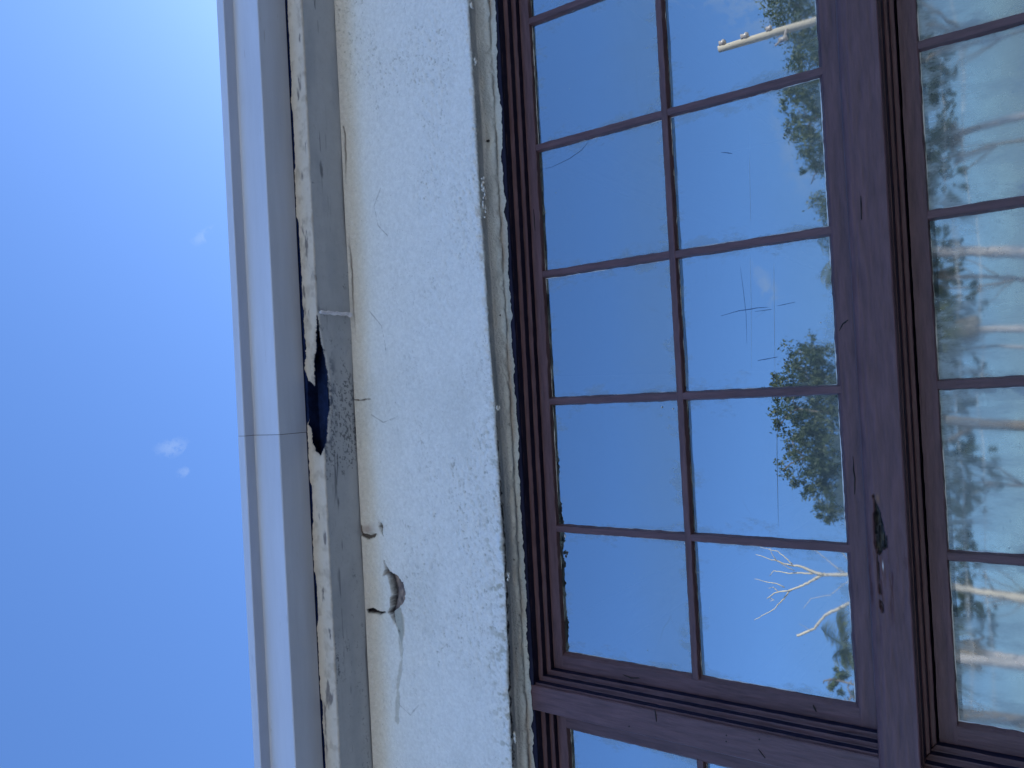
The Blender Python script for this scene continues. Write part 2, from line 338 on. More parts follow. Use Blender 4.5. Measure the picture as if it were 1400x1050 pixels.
# band of stucco over the windows, with its underside
EDX = [-3.3766, -0.7572, -0.4625, -0.1699, 0.1422, 0.4727, 0.8881, 3.3766]; EDZ = [2.6273, 2.6273, 2.6201, 2.6212, 2.6293, 2.6345, 2.6385, 2.6355]
HOLE = [(-0.4011, 2.9916), (-0.4185, 2.9823), (-0.4359, 2.968), (-0.44, 2.9516), (-0.4553, 2.9343), (-0.4789, 2.9271), (-0.4993, 2.9302), (-0.5188, 2.9496), (-0.53, 2.967), (-0.5587, 2.9619), (-0.5771, 2.9496), (-0.5812, 2.9516), (-0.5617, 2.9649), (-0.5423, 2.9752), (-0.5341, 2.9864), (-0.5188, 2.9752), (-0.4963, 2.9742), (-0.4901, 2.967), (-0.4625, 2.9742), (-0.439, 2.9803), (-0.4441, 2.9967), (-0.4257, 2.9864)]
SLIT = [(-0.5331, 3.0468), (-0.53, 3.0355), (-0.5382, 3.0161), (-0.5351, 2.9936), (-0.5443, 3.0171), (-0.5413, 3.0448)]
BULGE = [[(-.318, 3.050), (-.338, 3.047), (-.346, 3.033), (-.340, 3.017), (-.349, 3.020), (-.355, 3.038), (-.342, 3.054)], [(-.309, 3.001), (-.322, 3.004), (-.338, 2.998), (-.344, 2.992), (-.330, 2.996)]]
CRK2 = [(.000, 3.052), (-.002, 3.035), (.001, 3.022), (-.001, 3.008)]
PALE = [(-0.53, 2.9649), (-0.5167, 2.9445), (-0.5423, 2.9353), (-0.5781, 2.9353), (-0.6139, 2.9476), (-0.5812, 2.9568)]
SCAR = [(-0.5812, 2.9516), (-0.6446, 2.9486), (-0.7203, 2.969), (-0.8083, 2.9762)]
Z0 = 2.6293                        # nominal arris height
FRAME_Y = -.0573
path = [(-.0588, 2.6070), (-.0612, 2.6185), (-.090, 2.6335), (-.1130, Z0 + .0008), (-.1150, Z0 + .004)]
path += [(-.1150, 3.0038), (-.1162, 3.0171), (-.1190, 3.0304), (-.1245, 3.0417), (-.1330, 3.0514)]
pth = dense(path, .002); P_ = np.array(pth); Sarr = np.concatenate([[0], np.cumsum(np.hypot(*np.diff(P_, axis=0).T))])
S_ARR = Sarr[np.argmin(np.abs(P_[:, 0] + .1130) + np.abs(P_[:, 1] - (Z0 + .0008)))]
def z_of(Sg): return np.interp(Sg, Sarr, P_[:, 1])
def stucco_disp(X, Sg):
    face = sstep(S_ARR - .002, S_ARR + .006, Sg); Z = z_of(Sg); Zx = Z + (np.interp(X, EDX, EDZ) - Z0) * (1 - sstep(0, .06, np.abs(Sg - S_ARR)))
    d = fbm(X * 3, Z * 5, 1, 3) * .0025 * face + fbm(X * 14, Z * 22, 2, 3) * .0009 * face
    trow = fbm(X * 80 + Z * 25, Z * 170 - X * 50, 5, 5, .65) * .0020 + np.clip(fbm(X * 18, Z * 34, 6, 3), 0, 1) * .0016                      # trowel drag
    patch = sstep(-.15, .4, fbm(X * 5, Z * 9, 8, 3) + .35 * (1 - sstep(.0, .2, Z - Z0)))
    d = d + face * trow * (.35 + patch)
    pit = fbm(X * 170 + Z * 60, Z * 210 - X * 40, 11, 3); d = d - face * sstep(.38, .60, pit) * patch * .0022
    hair = np.abs(fbm(X * 9, Z * 16, 21, 5)); d = d - face * (1 - sstep(0, .012, hair)) * sstep(.1, .5, fbm(X * 4, Z * 6, 25, 2)) * .0008
    # crumbly arris
    near = np.exp(-((Sg - S_ARR - .003) / .007) ** 2); d = d + near * (fbm(X * 42, Sg * 0, 31, 5, .75) * .013 - .001)
    d = d + near * np.clip(fbm(X * 16, Sg * 20, 33, 3), 0, 1) * .006
    # soffit: caulk bead and shallow ripples
    sof = 1 - face; d = d + sof * (fbm(X * 9, Sg * 30, 41, 3) * .0012)
    bead = np.exp(-((Sg - .018 - .004 * fbm(X * 8, X * 0, 43, 4)) / .0065) ** 2); d = d + sof * bead * (.0045 + .009 * fbm(X * 34, Sg * 40, 44, 5, .65))
    ridge = np.exp(-((Sg - .04 - .006 * fbm(X * 5, X * 0, 46, 4)) / .003) ** 2); d = d + sof * ridge * .0008 + sof * fbm(X * 40, Sg * 60, 47, 3) * .0006
    # hole, slit, scar, bulge
    jx = fbm(X * 150, Z * 150, 51, 4, .65) * .0032
    sd_ = sdf_poly(X, Z, HOLE) + jx; d = d - sstep(.0006, -.0012, sd_) * (.016 + .010 * fbm(X * 50, Z * 50, 52, 3)) * face
    s2 = sdf_poly(X, Z, SLIT) + jx * .3; d = d - sstep(.001, -.001, s2) * .014
    lip = np.exp(-(np.clip(sd_, 0, 1) / .010) ** 2) * (Z > 2.9711) * (sd_ > 0) * face; d = d + lip * .004
    dl = dline(X, Z, SCAR) + jx + fbm(X * 45, Z * 45, 55, 3) * .006; d = d - (1 - sstep(.003, .006, dl)) * .0020
    pf = sdf_poly(X, Z, PALE); d = d + sstep(.001, -.002, pf) * (sd_ > 0) * .0035
    bl = np.exp(-(((X + .325) / .016) ** 2 + ((Z - 3.0304) / .018) ** 2)); d = d + bl * .012 - np.exp(-(((X + .342) / .004) ** 2 + ((Z - 3.0273) / .018) ** 2)) * .008 - np.exp(-(((X + .322) / .012) ** 2 + ((Z - 2.9977) / .006) ** 2)) * .007
    for q in BULGE: d = d - sstep(.0008, -.0008, sdf_poly(X, Z, q) + jx * .4) * .008
    d = d - (1 - sstep(.0006, .0016, dline(X, Z, CRK2) + jx * .5)) * .004
    jc = np.abs(Z - (3.0455 + .007 * fbm(X * 7, X * 0, 151, 4))); jg = sstep(-.15, .1, fbm(X * 3.1, X * 0, 152, 2)) * (np.abs(X - .1) < .6); d = d - (1 - sstep(.0004, .0014, jc)) * jg * .004
    # long waves of the top edge, hairline crack against the board
    top = sstep(3.002, 3.048, Z); d = d + top * (fbm(X * 6, X * 0, 61, 4) * .006)
    rag = (1 - sstep(.002, .012, Sg)) * (fbm(X * 34, X * 0, 141, 5, .6) * .0075 - .001)
    return d, (Zx - Z) - (1 - face) * 0 + rag
def stucco_col(X, Sg):
    Z = z_of(Sg); face = sstep(S_ARR - .002, S_ARR + .004, Sg)
    c = np.zeros(X.shape + (3,)) + np.array([.82, .83, .79])
    c = mixc(c, (.74, .71, .63), sstep(2.987, 3.037, Z + .01 * fbm(X * 8, Z * 8, 71, 3)) * (.75 + .2 * fbm(X * 6, Z * 3, 72, 3)))
    c = mixc(c, (.62, .63, .58), sstep(.1, .7, fbm(X * 4, Z * 7, 73, 4)) * .35)
    patch = sstep(-.15, .4, fbm(X * 5, Z * 9, 8, 3) + .35 * (1 - sstep(.0, .2, Z - Z0)))
    pit = fbm(X * 170 + Z * 60, Z * 210 - X * 40, 11, 3); c = mixc(c, (.36, .37, .32), sstep(.42, .66, pit) * patch * .7 * face)
    tr_ = fbm(X * 80 + Z * 25, Z * 170 - X * 50, 5, 5, .65); c = mixc(c, (.52, .53, .49), sstep(-.18, -.55, tr_) * face * (.12 + .4 * patch)); c = mixc(c, (.87, .88, .86), sstep(.15, .5, tr_) * face * .35)  # dirt in trowel hollows, crests lightened: relief shading put into the colour
    hair = np.abs(fbm(X * 9, Z * 16, 21, 5)); c = mixc(c, (.45, .44, .40), (1 - sstep(0, .010, hair)) * sstep(.1, .5, fbm(X * 4, Z * 6, 25, 2)) * .5 * face)
    c = mixc(c, (.33, .32, .22), sstep(.1, .5, fbm(X * 90, Z * 90, 75, 3)) * (1 - sstep(.01, .07, Z - Z0)) * face * sstep(.2, -.3, X) * .55)
    for q in ([(.52, 2.94), (.48, 2.965), (.43, 2.955), (.40, 2.925)], [(-.05, 2.93), (-.06, 2.97), (-.04, 3.01)], [(.22, 3.0), (.18, 2.96), (.12, 2.95)], [(-.75, 2.90), (-.78, 2.93), (-.76, 2.97)]): c = mixc(c, (.38, .38, .35), (1 - sstep(.0003, .0016, dline(X, Z, q) + fbm(X * 60, Z * 60, 161, 3) * .002)) * .7)
    sof = 1 - face
    sc = np.zeros(X.shape + (3,)) + np.array([.60, .62, .58]); sc = mixc(sc, (.42, .46, .45), sstep(-.2, .5, fbm(X * 7, Sg * 60, 81, 4)) * .7); sc = mixc(sc, (.58, .57, .50), sstep(.25, .5, fbm(X * 12, Sg * 50, 82, 4)) * .7)
    sc = mixc(sc, (.44, .37, .30), np.exp(-((Sg - .010) / .008) ** 2) * sstep(-.3, .3, fbm(X * 5, Sg * 0, 83, 3)) * .85)
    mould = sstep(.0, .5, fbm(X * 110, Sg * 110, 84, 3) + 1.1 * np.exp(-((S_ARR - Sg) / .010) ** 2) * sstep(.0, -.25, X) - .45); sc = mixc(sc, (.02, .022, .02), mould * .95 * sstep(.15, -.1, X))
    c = c * (1 - sof[..., None]) + sc * sof[..., None]
    jx = fbm(X * 150, Z * 150, 51, 4, .65) * .0032; sd_ = sdf_poly(X, Z, HOLE) + jx
    hc = np.zeros(X.shape + (3,)) + np.array([.36, .29, .25]); hc = mixc(hc, (.14, .12, .12), sstep(-.2, .4, fbm(X * 35 + Z * 20, Z * 60, 91, 4))); hc = mixc(hc, (.03, .03, .04), sstep(.012, .004, np.abs(Z - np.interp(X, [-.583, -.532, -.491, -.44, -.399], [2.956, 2.983, 2.971, 2.981, 2.994]))) * .9)
    f = sstep(.0008, -.001, sd_) * face; c = c * (1 - f[..., None]) + hc * f[..., None]
    c = mixc(c, (.03, .025, .03), sstep(.001, -.0005, sdf_poly(X, Z, SLIT)))
    c = mixc(c, (.42, .41, .34), (1 - sstep(.003, .007, dline(X, Z, SCAR) + jx + fbm(X * 45, Z * 45, 55, 3) * .006)) * .55)
    c = mixc(c, (.44, .45, .40), sstep(.001, -.002, sdf_poly(X, Z, PALE)) * (sd_ > 0))
    jc = np.abs(Z - (3.0455 + .007 * fbm(X * 7, X * 0, 151, 4))); jg = sstep(-.15, .1, fbm(X * 3.1, X * 0, 152, 2)) * (np.abs(X - .1) < .6); c = mixc(c, (.16, .13, .10), (1 - sstep(.0005, .0016, jc)) * jg * .85)
    for q in BULGE: c = mixc(c, (.09, .07, .06), sstep(.0006, -.0006, sdf_poly(X, Z, q) + jx * .4) * .9)  # dark crescent, and a notch whose shade is put into the colour
    c = mixc(c, (.12, .09, .07), (1 - sstep(.0006, .0018, dline(X, Z, CRK2) + jx * .5)) * .9)
    bl = np.exp(-(((X + .327) / .010) ** 2 + ((Z - 3.0345) / .014) ** 2)); c = mixc(c, (.42, .33, .28), np.clip(bl * 1.3, 0, 1) * .8)
    return np.clip(c, 0, 1)
wall = sheet('wall', xs_all, pth, stucco_disp, stucco_col, M['stucco'], bld)
mb = MB(); mb.box(XW0, XW1, .08, .16, 2.645, 3.30); mb.box(XW0, -2.66, -.115, .16, 0, 2.6435); mb.box(1.27, XW1, -.115, .16, 0, 2.6435); mb.box(-2.66, 1.27, -.105, .16, 0, .98); mb.build('lower_wall', M['stucco_plain'], bld)
# painted board under the eave, its rough mortar edge, and the hole broken through it
GAP = [(0.2118, 0.1238), (0.1688, 0.1146), (0.1228, 0.1064), (0.087, 0.0993), (0.0307, 0.0962), (-0.0205, 0.0972), (-0.0614, 0.1044), (-0.0911, 0.1105), (-0.1074, 0.1207), (-0.131, 0.1361), (-0.1228, 0.1535), (-0.1003, 0.1617), (-0.0614, 0.1699), (-0.0205, 0.1995), (0, 0.2149), (0.0614, 0.2149), (0.0767, 0.1924), (0.0696, 0.176), (0.0512, 0.1637), (0.0389, 0.1494), (0.0614, 0.1453), (0.0972, 0.1463), (0.133, 0.1371), (0.1739, 0.134)]
bpath = dense([(-0.1269, 3.0533), (-0.2368, 3.0533), (-0.2398, 3.0553), (-0.2398, 3.1087), (-0.2333, 3.1108), (-0.1954, 3.1133)], .002)
BP = np.array(bpath); BS = np.concatenate([[0], np.cumsum(np.hypot(*np.diff(BP, axis=0).T))]); OFF = .012  # path starts 12 mm out from the wall plane
GAP2 = [(.05, .205), (.09, .178), (.13, .1735), (.2, .1755), (.3, .1785), (.40, .182), (.50, .205)]
def gapd(X, Sg): return np.minimum(sdf_poly(X, Sg + OFF, GAP), sdf_poly(X, Sg + OFF, GAP2)) + fbm(X * 55, Sg * 55, 103, 5, .65) * .0075
def board_disp(X, Sg):
    s = Sg + OFF; fil = sstep(.1187, .1248, s + .003 * fbm(X * 30, X * 0, 101, 4))
    d = fbm(X * 5, s * 10, 104, 3) * .001 + fil * (fbm(X * 75, s * 95, 105, 5, .65) * .0024 + .0005)
    d = d + np.exp(-((s - .1248) / .005) ** 2) * (fbm(X * 60, X * 0, 106, 5, .7) * .0042 + .0005)
    low = np.exp(-((s - .180) / .005) ** 2); d = d - low * sstep(.0, .3, fbm(X * 8, X * 0, 107, 3) + .6 * sstep(.12, .2, X) * sstep(.55, .4, X)) * .005
    g = gapd(X, Sg); d = d - sstep(.004, -.002, g) * .004
    d = d - sstep(.52, .6, fbm(X * 60, s * 60, 108, 3)) * (1 - fil) * .0008
    return d, X * 0
def board_col(X, Sg):
    s = Sg + OFF; fil = sstep(.1187, .1238, s + .003 * fbm(X * 30, X * 0, 101, 4) + .002 * fbm(X * 90, s * 90, 102, 3))
    c = np.zeros(X.shape + (3,)) + np.array([.50, .51, .51]); c = mixc(c, (.40, .42, .44), sstep(-.2, .5, fbm(X * 6, s * 30, 111, 4)) * .6)
    sp = fbm(X * 170, s * 230, 112, 4, .65); pk = sstep(.0, .6, fbm(X * 3.2, s * 12, 113, 3) + .5 * np.exp(-((X + .06) / .13) ** 2) + .55 * fbm(X * 28, s * 60, 119, 3) - .12)
    c = mixc(c, (.03, .04, .06), sstep(.30, .44, sp + .26 * pk - .05) * (1 - fil) * .65 * (.15 + .85 * pk))
    streak = sstep(.35, .6, fbm(X * 14, s * 160, 114, 3)) * np.exp(-((s - .085) / .015) ** 2); c = mixc(c, (.08, .09, .11), streak * (1 - fil) * .8)
    mc = np.zeros(X.shape + (3,)) + np.array([.63, .58, .50]); mc = mixc(mc, (.50, .45, .38), sstep(.0, .6, fbm(X * 50, s * 60, 115, 4))); mc = mixc(mc, (.12, .11, .12), sstep(.35, .6, fbm(X * 18, s * 60, 116, 4)) * .8)
    c = c * (1 - fil[..., None]) + mc * fil[..., None]
    g = gapd(X, Sg); rim = np.exp(-((g - .003) / .003) ** 2) * (g > 0); c = mixc(c, (.5, .46, .4), rim * .35); c = mixc(c, (.04, .06, .10), np.exp(-(np.clip(g, 0, 1) / .022) ** 2) * (1 - fil) * sstep(-.05, .35, fbm(X * 60, s * 110, 121, 4, .65)) * .8)
    dk = sstep(.0005, -.0015, g); vc = np.zeros(X.shape + (3,)) + np.array([.006, .022, .085]); vc = mixc(vc, (.05, .10, .2), sstep(.5, .6, fbm(X * 130, s * 130, 117, 2)) * .6)  # rim inside the hole painted near-black, the void's shade as colour
    c = c * (1 - dk[..., None]) + vc * dk[..., None]
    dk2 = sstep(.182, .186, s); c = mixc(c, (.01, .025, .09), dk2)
    return np.clip(c, 0, 1)
board = sheet('soffit_board', xs_all, bpath, board_disp, board_col, M['board'], bld, cut=gapd)
# dark lining over the board, room and roof
mb = MB(); mb.box(XW0, XW1, -.203, -.11, 3.070, 3.1335); mb.box(XW0, XW1, -.235, -.203, 3.1065, 3.1335); mb.box(XW0, XW1, -.17, .08, 3.134, 3.19); mb.build('void_lining', M['dark'], bld)  # lining is near-black, so the hole's shade sits in its colour
mb = MB(); mb.box(XW0 - .1, XW1 + .1, -.295, 5.2, 3.2325, 3.262); mb.build('roof', M['roof'], bld)
mb = MB(); mb.box(XW0, XW1, 5.0, 5.15, 0, 3.225); mb.box(XW0, XW0 + .15, .161, 4.999, 0, 3.225); mb.box(XW1 - .15, XW1, .161, 4.999, 0, 3.225); mb.build('back_wall', M['room'], bld)
mb = MB(); mb.box(XW0 + .16, XW1 - .16, .17, 4.99, 3.04, 3.09); mb.build('ceiling', M['room'], bld)
mb = MB(); mb.box(XW0 + .16, XW1 - .16, .17, 4.99, .01, .05); mb.build('floor', M['room'], bld)
for i in range(7):
    mb = MB(); x = -2.6 + .85 * i; mb.box(x, x + .09, .18, 4.98, 2.88, 3.038); mb.build('ceiling_beam', M['beam'], bld)
# crumbs hanging at the arris
lumps = [(0.4461, 2.6304, 22), (-0.7746, 2.6242, 7), (0.88, 2.6355, 4), (-0.0307, 2.6222, 4), (-0.4093, 2.6171, 5), (0.7469, 2.6334, 3)]
for x, z, n in lumps:
    mb = MB()
    for k in range(n):
        a = random.gauss(0, 1); mb.lump((x + a * .0011 * n, -.109 + random.uniform(-.005, .005), z - .001 - random.random() * .0085 * math.exp(-abs(a) * .6)), random.uniform(.0022, .0048), (1.3, .8, .9), .35)
    mb.build('plaster_crumb', M['flake'], bld, True)
# screw heads in the underside
for x, y in ((.575, -.080), (.175, -.074), (-.211, -.075), (-.583, -.078)):
    mb = MB(); n = 10; v = [(x + math.cos(t * 2 * math.pi / n) * .0026, y + math.sin(t * 2 * math.pi / n) * .0026, z) for z in (2.627 - (y + .08) * .42 - .001, 2.64) for t in range(n)]
    mb.add(v, [tuple(range(n))] + [(j, (j + 1) % n, n + (j + 1) % n, n + j) for j in range(n)]); mb.build('screw', M['screw'], bld)
# nail hanging along the board
nail = empty('bent_nail', (.2155, -.233, 3.048), 'short crusty grey nail sticking out of the rough mortar across the eave board', 'nail')
mb = MB(); pts = [(.2165 + .0010 * math.sin(i * 1.7), -.237 + .096 * i / 14, 3.0450 - .0006 * math.cos(i)) for i in range(15)]; mb.tube(pts, [.0036 + .0013 * random.random() for _ in pts], 9, .22); mb.build('shank', M['nail'], nail, True)
mb = MB(); mb.lump((.2152, -.1405, 3.0440), .0066, (1, .9, .8), .15, 2); mb.build('head', M['nail'], nail, True)

# ------------------------------------------------------------------ gutter
gut = empty('roof_gutter', (0, -.29, 3.11), 'pale grey metal box gutter along the roof edge with a dark joint between two lengths', 'gutter')
def gutter_len(x0, x1, dz, dy):
    t = .0012
    o_ = [(3.112, -0.2404), (3.112, -0.321), (3.114, -0.323), (3.2018, -0.323), (3.204, -0.3249), (3.204, -0.3504), (3.2054, -0.3521), (3.2294, -0.3521), (3.231, -0.3504), (3.231, -0.3438)]
    i_ = [(3.2294, -0.3438), (3.2294, -0.3491), (3.2062, -0.3496), (3.2054, -0.3233 + t), (3.1143, -0.3213 + t), (3.1132, -0.2404)]
    prof = [(z + dz, y + dy) for z, y in o_ + i_]
    return extr('gutter_section', 'x', x0, x1, prof, M['gutter'], gut, step=.05, jit=.0004, freq=2.)
gutter_len(-.0729, XW1 + .08, 0, 0); gutter_len(XW0 - .08, -.0741, -.0008, -.0010)
mb = MB(); mb.box(-0.0755, -0.0714, -0.3203, -0.2415, 3.1143, 3.1154); mb.box(-0.0755, -0.0714, -0.3213, -0.3203, 3.1143, 3.2044); mb.box(-0.0755, -0.0714, -0.3494, -0.3203, 3.2054, 3.2061); mb.box(-0.0755, -0.0714, -0.3504, -0.3494, 3.2054, 3.2289); mb.build('joint_seal', M['gutter_seal'], gut)

# ------------------------------------------------------------------ window frame
frame = empty('window_frame', (0, 0, 1.0), 'plum painted timber window frame with stepped mouldings, thick transom rail and mullion', 'window frame')
SX = -.6445          # outer edge of the right sash's left stile
def steps(c, sgn, back=.03):
    """stepped moulding profile as (cross, y) from the sash edge outwards"""
    p = [(0, back), (0, -.0140), (.0012, -.0154), (.0089, -.0154), (.0101, -.0165), (.0101, -.0322), (.0113, -.0336), (.0190, -.0336), (.0202, -.0346), (.0202, -.0500), (.034, -.0500), (.034, back)]
    return [(c + sgn * a, y) for a, y in p]
HZ = 2.5775
SXR = 1.1795; LX1 = -.7465; LX0 = -2.571
for (a, b) in ((SX, SXR), (LX0, LX1)):
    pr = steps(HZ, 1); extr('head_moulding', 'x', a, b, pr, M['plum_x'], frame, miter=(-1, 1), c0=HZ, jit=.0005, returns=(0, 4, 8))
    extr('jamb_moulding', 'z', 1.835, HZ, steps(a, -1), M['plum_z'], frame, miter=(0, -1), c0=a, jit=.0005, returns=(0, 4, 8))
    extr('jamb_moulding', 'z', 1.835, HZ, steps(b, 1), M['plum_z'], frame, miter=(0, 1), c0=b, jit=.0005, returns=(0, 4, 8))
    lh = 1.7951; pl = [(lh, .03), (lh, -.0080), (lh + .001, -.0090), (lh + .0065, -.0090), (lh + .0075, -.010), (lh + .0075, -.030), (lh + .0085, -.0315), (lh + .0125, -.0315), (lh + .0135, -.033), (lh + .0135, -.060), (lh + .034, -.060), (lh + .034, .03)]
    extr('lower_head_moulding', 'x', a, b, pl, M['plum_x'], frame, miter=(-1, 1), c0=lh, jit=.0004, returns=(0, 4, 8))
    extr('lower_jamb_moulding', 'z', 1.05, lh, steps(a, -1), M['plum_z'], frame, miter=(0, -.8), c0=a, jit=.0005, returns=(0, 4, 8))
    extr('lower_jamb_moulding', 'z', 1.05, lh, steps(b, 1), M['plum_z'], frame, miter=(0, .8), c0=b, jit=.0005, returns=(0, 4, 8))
# mullion and outer jambs
def rpr(c0, c1, y0, y1, r=.002): return [(c0, y1), (c0, y0 + r), (c0 + r, y0), (c1 - r, y0), (c1, y0 + r), (c1, y1)]
for z0, z1 in ((1.868, 2.640), (1.05, 1.8095)):
    extr('mullion', 'z', z0, z1, rpr(-.7263, -.6690, FRAME_Y, .04), M['plum_z'], frame, jit=.0004)
    extr('outer_jamb', 'z', z0, z1, rpr(1.204, 1.2665, FRAME_Y, .04), M['plum_z'], frame, jit=.0004)
    extr('outer_jamb', 'z', z0, z1, rpr(-2.657, -2.5955, FRAME_Y, .04), M['plum_z'], frame, jit=.0004)
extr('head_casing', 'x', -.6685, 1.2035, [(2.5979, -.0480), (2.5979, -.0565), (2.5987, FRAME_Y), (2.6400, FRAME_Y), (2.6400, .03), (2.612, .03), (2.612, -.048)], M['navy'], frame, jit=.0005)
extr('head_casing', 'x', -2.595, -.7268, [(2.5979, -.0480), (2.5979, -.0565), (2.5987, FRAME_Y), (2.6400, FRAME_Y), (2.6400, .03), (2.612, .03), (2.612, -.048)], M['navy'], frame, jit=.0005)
extr('sill', 'x', -2.70, 1.31, [(1.05, .10), (1.05, -.15), (1.02, -.17), (.985, -.17), (.985, .10)], M['plum_x'], frame)
# transom rail with its rotted pocket
ROT = [(-.200, 1.862), (-.224, 1.8605), (-.255, 1.8605), (-.291, 1.8612), (-.306, 1.859), (-.309, 1.853), (-.300, 1.8500), (-.296, 1.842), (-.280, 1.8425), (-.262, 1.8455), (-.240, 1.849), (-.222, 1.8545)]
ROT2 = [(-.384, 1.858), (-.392, 1.853), (-.404, 1.8525), (-.407, 1.8565), (-.396, 1.8585)]
CRK = [(-.30, 1.859), (-.33, 1.8575), (-.345, 1.858), (-.375, 1.857)]
tp_ = [(-.020, 1.8090), (-.0835, 1.8098), (-.0850, 1.8115), (-.0850, 1.8635), (-.0846, 1.8660), (-.0832, 1.8700), (-.0805, 1.8735), (-.076, 1.8760), (-.062, 1.8775), (-.012, 1.884)]
tpath = dense(tp_, .0016); TP = np.array(tpath); TS = np.concatenate([[0], np.cumsum(np.hypot(*np.diff(TP, axis=0).T))])
def tz(Sg): return np.interp(Sg, TS, TP[:, 1])
def tr_disp(X, Sg):
    Z = tz(Sg); front = sstep(.062, .067, Sg) * (1 - sstep(.124, .13, Sg))
    j = fbm(X * 45, Z * 700, 201, 4, .6) * .0026; a = sdf_poly(X, Z, ROT) + j; b = sdf_poly(X, Z, ROT2) + j * .6
    d = fbm(X * 12, Z * 60, 202, 3) * .0005 + fbm(X * 30, Z * 420, 203, 3) * .0002
    d = d - front * sstep(.0006, -.002, a) * (.016 + .008 * fbm(X * 60, Z * 300, 204, 3)) - front * sstep(.0004, -.001, b) * .006
    d = d - front * (1 - sstep(.0004, .0014, dline(X, Z, CRK) + j * .6)) * .005
    rough = np.exp(-((X + .37) / .07) ** 2) * sstep(1.832, 1.84, Z) + np.exp(-((X + .37) / .05) ** 2) * .6
    d = d - front * rough * np.clip(fbm(X * 26, Z * 260, 205, 4), 0, 1) * .0022
    d = d + front * np.exp(-((Z - 1.8625) / .0018) ** 2) * -.0009       # groove under the rounded top
    return d, X * 0
def tr_col(X, Sg):
    Z = tz(Sg); front = sstep(.062, .067, Sg); j = fbm(X * 45, Z * 700, 201, 4, .6) * .0026; a = sdf_poly(X, Z, ROT) + j
    c = np.zeros(X.shape + (3,)) + np.array(PLUM) * 1.02; c = mixc(c, (.16, .075, .07), sstep(.2, .6, fbm(X * 5, Z * 40, 211, 3)) * .35)
    rough = np.exp(-((X + .36) / .07) ** 2); c = mixc(c, (.07, .02, .015), rough * sstep(.12, .42, fbm(X * 22, Z * 240, 205, 4)) * .8)
    hc = np.zeros(X.shape + (3,)) + np.array([.022, .026, .03]); hc = mixc(hc, (.13, .12, .08), sstep(.1, .6, fbm(X * 50, Z * 240, 212, 4)) * .6)
    f = sstep(.0004, -.0006, a) * front; c = c * (1 - f[..., None]) + hc * f[..., None]
    c = mixc(c, (.02, .012, .012), (1 - sstep(.0004, .0014, dline(X, Z, CRK) + j * .6)) * front * .9)
    c = mixc(c, (.05, .03, .03), sstep(.0006, -.0006, sdf_poly(X, Z, ROT2) + j) * front * .9)
    c = mixc(c, (.25, .13, .06), np.exp(-(((X + .214) / .008) ** 2 + ((Z - 1.853) / .003) ** 2)) * .7)
    c = mixc(c, (.75, .75, .72), np.exp(-(((X + .327) / .006) ** 2 + ((Z - 1.8505) / .0007) ** 2)) * .95)
    return np.clip(c, 0, 1)
xst = np.concatenate([np.linspace(-2.66, -1.0, 80)[:-1], np.arange(-1.0, 1.0, .0016), np.linspace(1.0, 1.267, 30)])
sheet('transom', xst, tpath, tr_disp, tr_col, M['wood'], frame)
mb = MB(); mb.box(-2.655, 1.26, -.010, .03, 1.8305, 1.880); mb.build('transom_core', M['plum_x'], frame)
# nail holes on the mullion
for x, z in ((-.687, 2.151), (-.699, 2.152), (-.681, 2.087), (-.713, 2.361)):
    mb = MB(); mb.tube([(x, FRAME_Y - .0008, z), (x, FRAME_Y + .003, z)], .0016, 8); mb.build('nail_hole', M['screw'], frame)

# ------------------------------------------------------------------ sashes
GY = .012
RAILT = [(2.5510, .021), (2.5510, .0165), (2.5515, .0010), (2.5525, 0), (2.5765, 0), (2.5775, .001), (2.5775, .021)]
def pane_mesh(w, h, material):
    """box pane with uv in metres and an edge-distance attribute on a fine front face"""
    nx, nz = 24, 26; v = []; f = []
    gx = np.concatenate([[0, .003, .008, .02], np.linspace(.035, w - .035, nx - 8), [w - .02, w - .008, w - .003, w]]); gz = np.concatenate([[0, .003, .008, .02], np.linspace(.035, h - .035, nz - 8), [h - .02, h - .008, h - .003, h]])
    for x in gx:
        for z in gz: v.append((x, 0, z))
    n0 = len(gz)
    for i in range(len(gx) - 1):
        for j in range(n0 - 1): f.append((i * n0 + j, (i + 1) * n0 + j, (i + 1) * n0 + j + 1, i * n0 + j + 1))
    nf = len(f); b = len(v); v += [(0, .004, 0), (w, .004, 0), (w, .004, h), (0, .004, h)]; f.append((b + 3, b + 2, b + 1, b))
    me = bpy.data.meshes.new('pane'); me.from_pydata(v, [], f); me.materials.append(material); me.materials.append(M['glass_back'])
    me.polygons.foreach_set('material_index', [0] * nf + [1]); u = me.uv_layers.new(name='UVMap')
    co = np.array(v); li = np.zeros(len(me.loops), np.int32); me.loops.foreach_get('vertex_index', li); u.data.foreach_set('uv', co[li][:, [0, 2]].reshape(-1).astype(np.float32))
    at = me.attributes.new('edge', 'FLOAT_VECTOR', 'POINT'); e = np.stack([np.minimum(co[:, 0], w - co[:, 0]), co[:, 2], h - co[:, 2]], 1); at.data.foreach_set('vector', e.reshape(-1).astype(np.float32)); me.update(); return me
PM = {}
